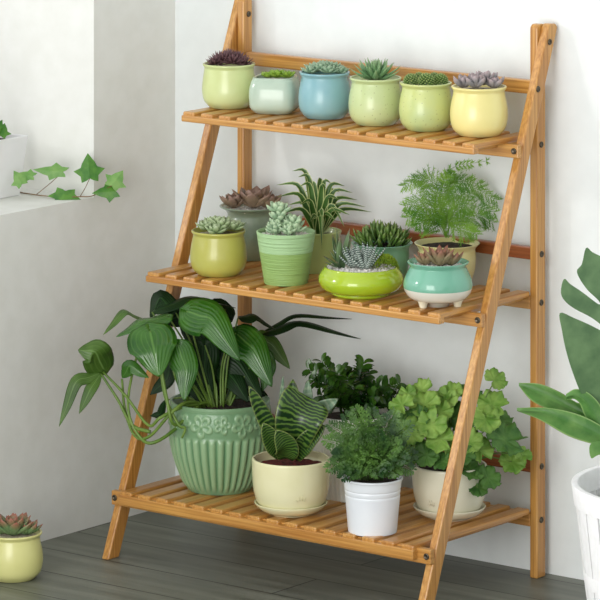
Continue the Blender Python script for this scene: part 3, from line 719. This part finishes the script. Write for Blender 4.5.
# white ribbed pot with dark glossy foliage
c = basept(353, 502, 31, ZT[0]); D = depth(c); R17 = pxr(c, 41)
t = pot('potted_shrub', 'tall white fluted pot with dark glossy small-leaved foliage, behind the white bucket', 'potted plant', c,
        [(R17*.76, 0), (R17*.78, .002), (R17*.84, .04), (R17*.90, .08), (R17*.96, .12), (R17*.99, .142), (R17*.99, .145)], 'g17', .135, R17*.85, seg=288,
        disp=lambda a, i, r, z: .0009*math.cos(a*48) if .004 < z < .143 and r > R17*.7 else 0)
soil_disc(t, c, R17*.86, .134, 'soil'); random.seed(21)
b0 = c+Vector((0, 0, .134))
for i, (u, v, dd) in enumerate([(308,369,.0),(322,362,.02),(336,372,.0),(348,378,-.02),(364,362,.01),(368,374,.02),(385,384,.0),(400,384,-.02),(405,396,.0),(312,380,-.03),(330,386,-.04),(355,388,-.04),(378,396,-.04),(318,396,-.04),(342,370,.03),(390,400,-.03),(352,372,.04),(326,404,-.05),(374,406,-.05)]):
    mb = MB(); tip = V(u, v, D+dd*1.3); mid = b0.lerp(tip, .5)+U*.016+(tip-b0)*Vector((.0, .0, 0)).length
    P = spline([b0+R*(u-353)*.0004, mid, tip], 9); tube(mb, P, .0011, .0006, 5)
    for j in range(4, len(P)):
        td = (P[j]-P[j-1]).normalized()
        for sg in (-1, 1):
            sd_ = (td.cross(-F).normalized()*sg*.9+td*.5+Vector((random.uniform(-.4, .4), random.uniform(-.4, .4), random.uniform(-.3, .5)))).normalized()
            L = random.uniform(.015, .022); ribbon(mb, [P[j], P[j]+sd_*L*.5+U*.001, P[j]+sd_*L-U*.001], L*.55, prof_oval, (U+(-F)*random.uniform(0, 1)+R*random.uniform(-.5, .5)).normalized(), .1, 1, 3)
    mb.build('branch', 'glossy_leaf', t)

# white metal bucket with fine fern
c = basept(372.5, 536, 24, ZT[0]); D = depth(c); R18 = pxr(c, 30.3)
t = pot('potted_fern', 'small white metal bucket with a fine-leaved dark green fern', 'potted plant', c,
        [(R18*.80, 0), (R18*.81, .001), (R18*.86, .03), (R18*.90, .052), (R18*.915, .06), (R18*.905, .0625), (R18*.92, .065), (R18*.93, .069), (R18*.92, .0715), (R18*.94, .074), (R18*.97, .086), (R18*1.0, .0875), (R18*1.01, .089), (R18*1.0, .0905)], 'g18', .084, R18*.9, lip=.002)
soil_disc(t, c, R18*.9, .083, 'soil'); random.seed(33)
b0 = c+Vector((0, 0, .084))
FB = [(330,425,0),(345,415,.01),(355,408,-.02),(372,410,.01),(395,412,0),(410,425,-.01),(325,440,-.01),(335,455,-.03),(340,470,-.05),(360,430,-.04),(380,430,-.04),(400,445,-.04),(415,455,0),(412,470,-.02),(392,462,-.06),(350,452,-.05),(370,455,-.06),(345,435,.03),(388,420,.03),(365,420,.03),(402,432,.02),(328,468,-.02),(352,475,-.06),(398,475,-.05),(342,478,-.055),(362,472,-.065),(378,476,-.065),(388,470,-.065),(406,460,-.05),(335,462,-.045),(366,462,-.06)]
for (u, v, dd) in FB:
    mb = MB(); tip = V(u, v, D+dd); mid = b0.lerp(tip, .5)+U*(.018 if v < 450 else .022)
    P = spline([b0+R*(u-372)*.0004, mid, tip], 9); tube(mb, P, .0007, .0004, 5); n = len(P)
    for j in range(5, n):
        td = (P[min(j+1, n-1)]-P[j-1]).normalized(); sv = td.cross((-F+U*.6).normalized()).normalized()
        L = .022*math.sin(math.pi*(.25+.72*j/n))
        for sg in (-1, 1):
            bd = (sv*sg+td*.45+Vector((0, 0, random.uniform(-.3, .1)))).normalized()
            for s in range(1, 6):
                x = P[j]+bd*L*s/5
                for s2 in (-1, 1):
                    if random.random() < .3: continue
                    e = (bd*.7+td*s2*.8+U*random.uniform(-.4, .4)).normalized(); ww = e.cross(-F+U*.3).normalized()*.0017; l = .0062
                    mb.add([x, x+e*l*.5+ww, x+e*l, x+e*l*.5-ww], [(0, 1, 2, 3)], [(.4, .3)]*4)
            tube(mb, [P[j], P[j]+bd*L], .0003, .0002, 3)
    mb.build('frond', 'fine_fern', t)

# geranium
c = basept(449.5, 522, 21, ZT[0]); D = depth(c); r = pxr(c, 36.5)
saucer('cream ceramic saucer under the ruffled-leaf plant, right of the white bucket', c, r)
c = c+Vector((0, 0, .0046)); R19 = pxr(c, 37.5)
t = pot('potted_geranium', 'cream pot with large ruffled light green leaves at the right end of the bottom shelf', 'potted plant', c,
        [(R19*.62, 0), (R19*.68, .003), (R19*.84, .014), (R19*.95, .034), (R19*.99, .058), (R19*1.0, .082), (R19*.99, .0865)], 'g19', .078, R19*.9, lip=.004)
t['_u'] = 449.5; t['_r'] = R19*.975; emboss(t, c, 425, 498, 'g19')
soil_disc(t, c, R19*.92, .076, 'soil'); random.seed(14)
b0 = c+Vector((0, 0, .076))
def gleaf(pc, nrm, r, roll, mat, par, cup=.18):
    n = Vector(nrm).normalized(); x = n.orthogonal().normalized(); y = n.cross(x); x, y = x*math.cos(roll)+y*math.sin(roll), y*math.cos(roll)-x*math.sin(roll)
    mb = MB(); vs = [pc]; uvs = [(.5, 0)]; fs = []; K = 56; RG = 6; ph = random.random()*6
    for i in range(1, RG+1):
        for k in range(K):
            a = 2*math.pi*k/K; dd = abs((a+math.pi) % (2*math.pi)-math.pi)  # notch at a=pi
            f = 1.04+.055*math.cos(7*a)+.035*math.cos(19*a+ph)+.02*math.sin(31*a)
            if abs(a-math.pi) < .35: f *= .35+.65*abs(a-math.pi)/.35
            q = i/RG; rr = r*f*q
            vs.append(pc+x*(math.cos(a)*rr)+y*(math.sin(a)*rr)+n*(r*(cup*q*q+.11*q*q*math.sin(7*a+ph)+.09*q*q*q*math.sin(13*a)-.12*q*q*math.cos(a)))); uvs.append((.3, q*.6))
    for k in range(K): fs.append((0, 1+k, 1+(k+1) % K))
    for i in range(RG-1):
        for k in range(K): fs.append((1+i*K+k, 1+(i+1)*K+k, 1+(i+1)*K+(k+1) % K, 1+i*K+(k+1) % K))
    mb.add(vs, fs, uvs); return mb.build('leaf', mat, par, solid=.0006)
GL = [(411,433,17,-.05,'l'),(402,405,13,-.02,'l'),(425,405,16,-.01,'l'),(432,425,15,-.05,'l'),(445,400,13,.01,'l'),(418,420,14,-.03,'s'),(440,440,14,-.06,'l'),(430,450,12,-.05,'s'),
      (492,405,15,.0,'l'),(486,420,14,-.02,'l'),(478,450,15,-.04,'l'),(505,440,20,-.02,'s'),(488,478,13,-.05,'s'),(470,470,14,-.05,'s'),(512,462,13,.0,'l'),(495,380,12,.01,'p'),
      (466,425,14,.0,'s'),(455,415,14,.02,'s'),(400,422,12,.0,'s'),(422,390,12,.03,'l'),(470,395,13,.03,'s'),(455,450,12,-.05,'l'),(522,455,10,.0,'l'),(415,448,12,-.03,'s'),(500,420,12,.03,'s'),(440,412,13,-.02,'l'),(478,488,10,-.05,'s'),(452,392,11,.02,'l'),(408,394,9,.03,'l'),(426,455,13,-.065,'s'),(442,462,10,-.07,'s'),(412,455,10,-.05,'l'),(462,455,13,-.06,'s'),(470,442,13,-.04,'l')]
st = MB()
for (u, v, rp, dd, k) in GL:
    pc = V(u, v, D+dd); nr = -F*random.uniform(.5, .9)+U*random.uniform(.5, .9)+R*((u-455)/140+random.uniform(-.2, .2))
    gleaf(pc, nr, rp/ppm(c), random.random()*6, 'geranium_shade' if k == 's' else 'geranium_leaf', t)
    s0 = b0+R*(u-450)*.0003; tube(st, [s0, s0.lerp(pc, .5)+U*.015, pc], .0015, .0011, 5, 5)
st.build('stems', 'stem_green', t)

# -------- floor pot left
leafmat('green_red_rosette', (92, 128, 84), (128, 156, 104), .45, .05, tip=((170, 96, 84), .6))
c = basept(13, 583.5, 22, 0); R20 = pxr(c, 30)
t = pot('potted_succulent', 'pale yellow round pot with a red-edged green rosette standing on the dark floor', 'potted plant', c, belly(R20, .080, rim=.97, neck=.9), 'g20', .073, R20*.8, lip=.0035)
soil_disc(t, c, R20*.82, .072, 'gravel_tan')
for a, b, s in ((0, -.002, 1.15), (.024, .004, .75), (-.022, .006, .8)):
    rosette(c+R*a+F*b+Vector((0, 0, .076)), 24, .042*s, .020*s, .008, 84, 24, .2, 1.4, .6, .5).build('rosette', 'green_red_rosette', t)

# -------- white basket with monstera at right
plain('basket_white', (244, 244, 243), (250, 250, 250), 60, .6, .1)
leafmat('monstera_leaf', (88, 122, 80), (114, 148, 100), .4, .1, scale=30)
leafmat('monstera_young', (92, 146, 72), (132, 178, 98), .3, .25, scale=30, edge=((164, 202, 122), .42))
c = onz(684, 692, 0); D = depth(c); PM = ppm(c); HR = (692-483)/PM; RT = 110/PM; RB = 84/PM
t = thing('potted_monstera', 'white slatted wooden basket with a split-leaf monstera at the right edge', 'potted plant', c)
mb = MB(); NS = 30
for k in range(NS):
    a0 = 2*math.pi*(k+.06)/NS; a1 = 2*math.pi*(k+.94)/NS; vs = []; fs = []
    for z, rr in ((0, RB), (HR*.5, (RB+RT)/2+.003), (HR*.97, RT)):
        for th in (0, .004):
            for j in range(4):
                a = a0+(a1-a0)*j/3; vs.append(c+Vector((math.cos(a)*(rr-th), math.sin(a)*(rr-th), z)))
    for i in range(2):
        for j in range(3):
            o0 = i*8; fs += [(o0+j, o0+j+1, o0+8+j+1, o0+8+j), (o0+4+j+1, o0+4+j, o0+12+j, o0+12+j+1)]
        fs += [(i*8, i*8+8, i*8+12, i*8+4), (i*8+3, i*8+7, i*8+15, i*8+11)]
    fs += [(0, 4, 5, 1), (1, 5, 6, 2), (2, 6, 7, 3), (16, 17, 21, 20), (17, 18, 22, 21), (18, 19, 23, 22)]
    mb.add(vs, fs)
mb.build('slats', 'basket_white', t, smooth=False)
for z0_, z1_, ex in ((HR*.90, HR*1.0, .004), (HR*.52, HR*.585, .003), (HR*.06, HR*.12, .003)):
    ra = RB+(RT-RB)*z0_/HR; rb = RB+(RT-RB)*z1_/HR
    mb = MB(); lathe(mb, c, [(ra-.003, z0_), (ra+ex, z0_), (rb+ex, z1_), (rb-.006, z1_), (ra-.006, z0_), (ra-.003, z0_)][1:5]+[(ra-.006, z0_)], seg=80)
    me = mb; me.f = me.f[:-1]; me.build('band', 'basket_white', t, bevel=.001)
mb = MB(); lathe(mb, c, [(RB*.97, .002), (RB*.97, .006), (.0005, .006)], seg=60); mb.build('bottom', 'basket_white', t)
glaze('liner', (150, 158, 148), (186, 190, 180), rough=.6)
mb = MB(); lathe(mb, c, [(RB*.8, .0062), (RB*.86, HR*.1), (RT*.9, HR*.88), (RT*.88, HR*.885), (RT*.84, HR*.72)], seg=60); mb.build('inner_pot', 'liner', t)
soil_disc(t, c, RT*.86, HR*.72, 'soil', lump=.005)
def polyleaf(outline, depf, mat, bend=0, name='leaf'):
    """outline in photo px, depth per vertex from depf(u,v); filled, subdivided along the edge, bent"""
    pts = [Vector((u, v, 0)) for u, v in spline2(outline, 4)]
    tris = tessellate_polygon([pts]); mb = MB()
    mb.add([V(p.x, p.y, depf(p.x, p.y)) for p in pts], [tuple(f) for f in tris], [(.3, .3)]*len(pts))
    return mb.build(name, mat, t, smooth=False, solid=.0012)
def spline2(pts, res):
    out = []; n = len(pts)
    for i in range(n):
        a, b, c_, d = [Vector(pts[(i+k) % n]).to_2d() for k in (-1, 0, 1, 2)]
        for k in range(res):
            q = k/res; out.append(tuple(.5*((2*b)+(c_-a)*q+(2*a-5*b+4*c_-d)*q*q+(3*b-a-3*c_+d)*q**3)))
    return out
DM = D-.02
big = [(586,248),(592,252),(600,256),(612,262),(640,262),(672,280),(690,320),(684,370),(660,410),(630,418),(612,416),(596,411),(583,397),(573,373),(566,350),(562,330),(560,313),(574,318),(590,325),(606,333),(607,330),(592,318),(575,309),(565,301),(561,292),(564,279),(570,284),(582,292),(598,304),(599,301),(586,288),(577,272),(582,264)]
polyleaf(big, lambda u, v: DM+.0009*(u-600)*.9+.00002*(v-330)**2*.1, 'monstera_leaf')
def halfleaf(mid, up, low, dm, de, mat):
    mb = MB(); M = spline([(u, v, 0) for u, v in mid], 5)
    for side in (up, low):
        E_ = spline([(u, v, 0) for u, v in side], 5); n = len(M); K = 5; vs = []; uvs = []
        for i in range(n):
            x = i/(n-1)*(len(E_)-1); j = min(int(x), len(E_)-2); e = E_[j].lerp(E_[j+1], x-j)
            for k in range(K+1):
                q = k/K; p = M[i].lerp(e, q); vs.append(V(p.x, p.y, dm(p.x)+de*math.sin(q*1.8))); uvs.append((.5+q*.5, i/(n-1)))
        mb.add(vs, [(i*(K+1)+k, i*(K+1)+k+1, (i+1)*(K+1)+k+1, (i+1)*(K+1)+k) for i in range(n-1) for k in range(K)], uvs)
    return mb.build('leaf', mat, t, solid=.0012)
young1 = [(519,383),(526,381),(545,385),(560,392),(570,402),(580,400),(578,396),(568,397),(566,394),(574,395),(584,398),(592,405),(602,414),(612,430),(606,440),(590,428),(570,418),(552,411),(534,402),(520,397),(523,391)]
halfleaf([(519,385),(540,393),(562,404),(585,416),(612,432)], [(519,383),(540,384),(560,392),(576,402),(600,412),(614,430)], [(519,386),(532,401),(556,413),(580,424),(612,436)], lambda u: DM-.03+.0006*(u-520), .012, 'monstera_young')
halfleaf([(566,397),(574,395),(584,400),(592,412),(600,430)], [(566,394),(576,389),(590,394),(602,408),(610,430)], [(566,400),(574,399),(580,404),(584,414),(592,430)], lambda u: DM-.02+.0004*(u-560), .006, 'monstera_young')
young2 = [(517,409),(530,407),(548,410),(566,413),(584,420),(600,428),(620,440),(630,452),(610,448),(592,441),(575,437),(560,430),(545,421),(530,413)]
halfleaf([(517,410),(545,412),(575,424),(604,438),(630,452)], [(517,408),(548,408),(580,415),(608,430),(632,450)], [(517,411),(540,420),(568,436),(596,445),(630,454)], lambda u: DM-.06+.0005*(u-520), .010, 'monstera_young')
young3 = [(590,445),(600,441),(612,440),(625,446),(612,452),(598,455),(591,458)]
polyleaf(young3, lambda u, v: DM-.08+.0005*(u-590), 'monstera_young')
mb = MB()
so = c+Vector((0, 0, HR*.72))
for u, v, dd in ((650, 420, -.01), (606, 432, .0), (622, 446, -.02), (616, 447, -.05)):
    p = V(u, v, D+dd); tube(mb, [so, so.lerp(p, .5)+U*.03, p], .005, .003, 8, 8)
mb.build('stems', 'philo_stem', t)

# -------- sill planter and ivy
c = onz(-14, 196, SILL); t = thing('potted_ivy', 'white square planter with trailing ivy on the deep window sill', 'potted plant', c)
PMs = ppm(c); mb = MB()
hh = 60/PMs; a_, b_ = 24/PMs, 30/PMs
def sqring(r, z): return [c+Vector((sx*r, sy*r, z)) for sx, sy in ((-1,-1),(1,-1),(1,1),(-1,1))]
rings = [sqring(a_, 0), sqring(b_, hh), sqring(b_-.005, hh), sqring(b_-.006, hh-.012)]
vs = [p for r_ in rings for p in r_]; fs = [(3,2,1,0)]+[(i*4+k, i*4+(k+1) % 4, (i+1)*4+(k+1) % 4, (i+1)*4+k) for i in range(3) for k in range(4)]
mb.add(vs, fs); mb.build('pot', 'g22', t, smooth=False, bevel=.002)
mb = MB(); r_ = sqring(b_-.005, hh-.01); mb.add(r_, [(0,1,2,3)]); mb.build('soil', 'soil', t, smooth=False)
leafmat('ivy_leaf', (58, 122, 34), (100, 156, 54), .35, .2, scale=60)
leafmat('ivy_pale', (116, 170, 84), (146, 190, 106), .4, .25, scale=60)
DI = depth(onz(50, 200, SILL))
sp = [onz(6, 188, SILL)+U*.03, onz(14, 191.5, SILL)+U*.004, onz(36, 196.5, SILL)+U*.003, onz(60, 199, SILL)+U*.004, onz(80, 200, SILL)+U*.006, V(92, 196, DI+.0), V(103, 190, DI+.01)]
st = MB(); tube(st, sp, .0013, .0009, 6, 6)
def ivy(uc, vc, w, h, ang, mat, pet, dd=0):
    pc = V(uc, vc, DI+dd); k = 1/ppm(pc); mb = MB(); nn = (-F+U*.3).normalized(); X_ = U.cross(nn).normalized(); Y_ = nn.cross(X_)
    sh = [(0,-.36),(.13,-.44),(.34,-.50),(.36,-.26),(.64,-.02),(.34,.08),(.26,.26),(.0,.62),(-.26,.26),(-.34,.08),(-.64,-.02),(-.36,-.26),(-.34,-.50),(-.13,-.44)]
    vs = [pc]; uvs = [(.5, .5)]
    ca, sa = math.cos(ang), math.sin(ang)
    for x, y in sh:
        x2, y2 = x*ca-y*sa, x*sa+y*ca; vs.append(pc+X_*(x2*w*k*1.12)+Y_*(y2*h*k*1.12)+nn*(-.004*abs(x)*2)); uvs.append((.3, .3))
    m = len(sh); mb.add(vs, [(0, 1+i, 1+(i+1) % m) for i in range(m)], uvs); mb.build('leaf', mat, t, solid=.0006, smooth=False)
    base = vs[1]
    tube(st, [base, base.lerp(Vector(pet), .5)+R*.001, pet], .0007, .0007, 5, 4)
IV = [(52,171,28,12,1.4,'ivy_pale',sp[2]),(89,169,22,22,.1,'ivy_leaf',sp[4]),(64,198,24,17,3.0,'ivy_leaf',sp[3]),(107,192,22,14,1.7,'ivy_leaf',sp[6]),(116,180,18,16,-.6,'ivy_pale',sp[6]),(19,179,14,14,.6,'ivy_pale',sp[1]),(27,175,16,9,1.3,'ivy_pale',sp[1])]
for (u, v, w_, h_, an, mt, pet) in IV: ivy(u, v, w_*1.0, h_*1.05, an, mt, pet, random.uniform(-.005, .005))
for (u, v) in ((-4, 126), (2, 131), (-12, 122), (-22, 125), (-30, 128)): ivy(u, v, 14, 12, random.uniform(-1, 1), 'ivy_leaf', c+Vector((0, 0, hh-.01)), 0)
# unseen ivy shoots along the sill, added to dapple the sunlight
random.seed(77)
for k in range(10):
    a = c+Vector((random.uniform(-.03, .03), random.uniform(-.03, .03), hh-.01))
    e = Vector((XC-random.uniform(.0, .08), random.uniform(-.86, -.56), SILL+random.uniform(.10, .36)))
    P = spline([a, a.lerp(e, .45)+U*.07, e, e+Vector((0, -.03, -.05))], 3); tube(st, P, .0013, .0008, 5)
    for p in P[3:]:
        nn = Vector((random.uniform(.2, 1), random.uniform(-1, .2), random.uniform(-.3, 1))).normalized(); x = nn.orthogonal().normalized(); y = nn.cross(x)
        sh = [(0,-.45),(.12,-.42),(.30,-.52),(.40,-.20),(.62,-.05),(.36,.12),(.28,.22),(.0,.62),(-.28,.22),(-.36,.12),(-.62,-.05),(-.40,-.20),(-.30,-.52),(-.12,-.42)]
        w_ = random.uniform(.035, .05); mb = MB(); pc = p+nn*.008
        mb.add([pc]+[pc+x*(u*w_)+y*(v*w_)-nn*(.004*abs(u)*2) for u, v in sh], [(0, 1+i, 1+(i+1) % 14) for i in range(14)]); mb.build('leaf', 'ivy_leaf', t, solid=.0006)
st.build('stems', 'stem_brown', t)

for o in bpy.data.objects:
    for k in ('_base', '_u', '_r'):
        if k in o: del o[k]
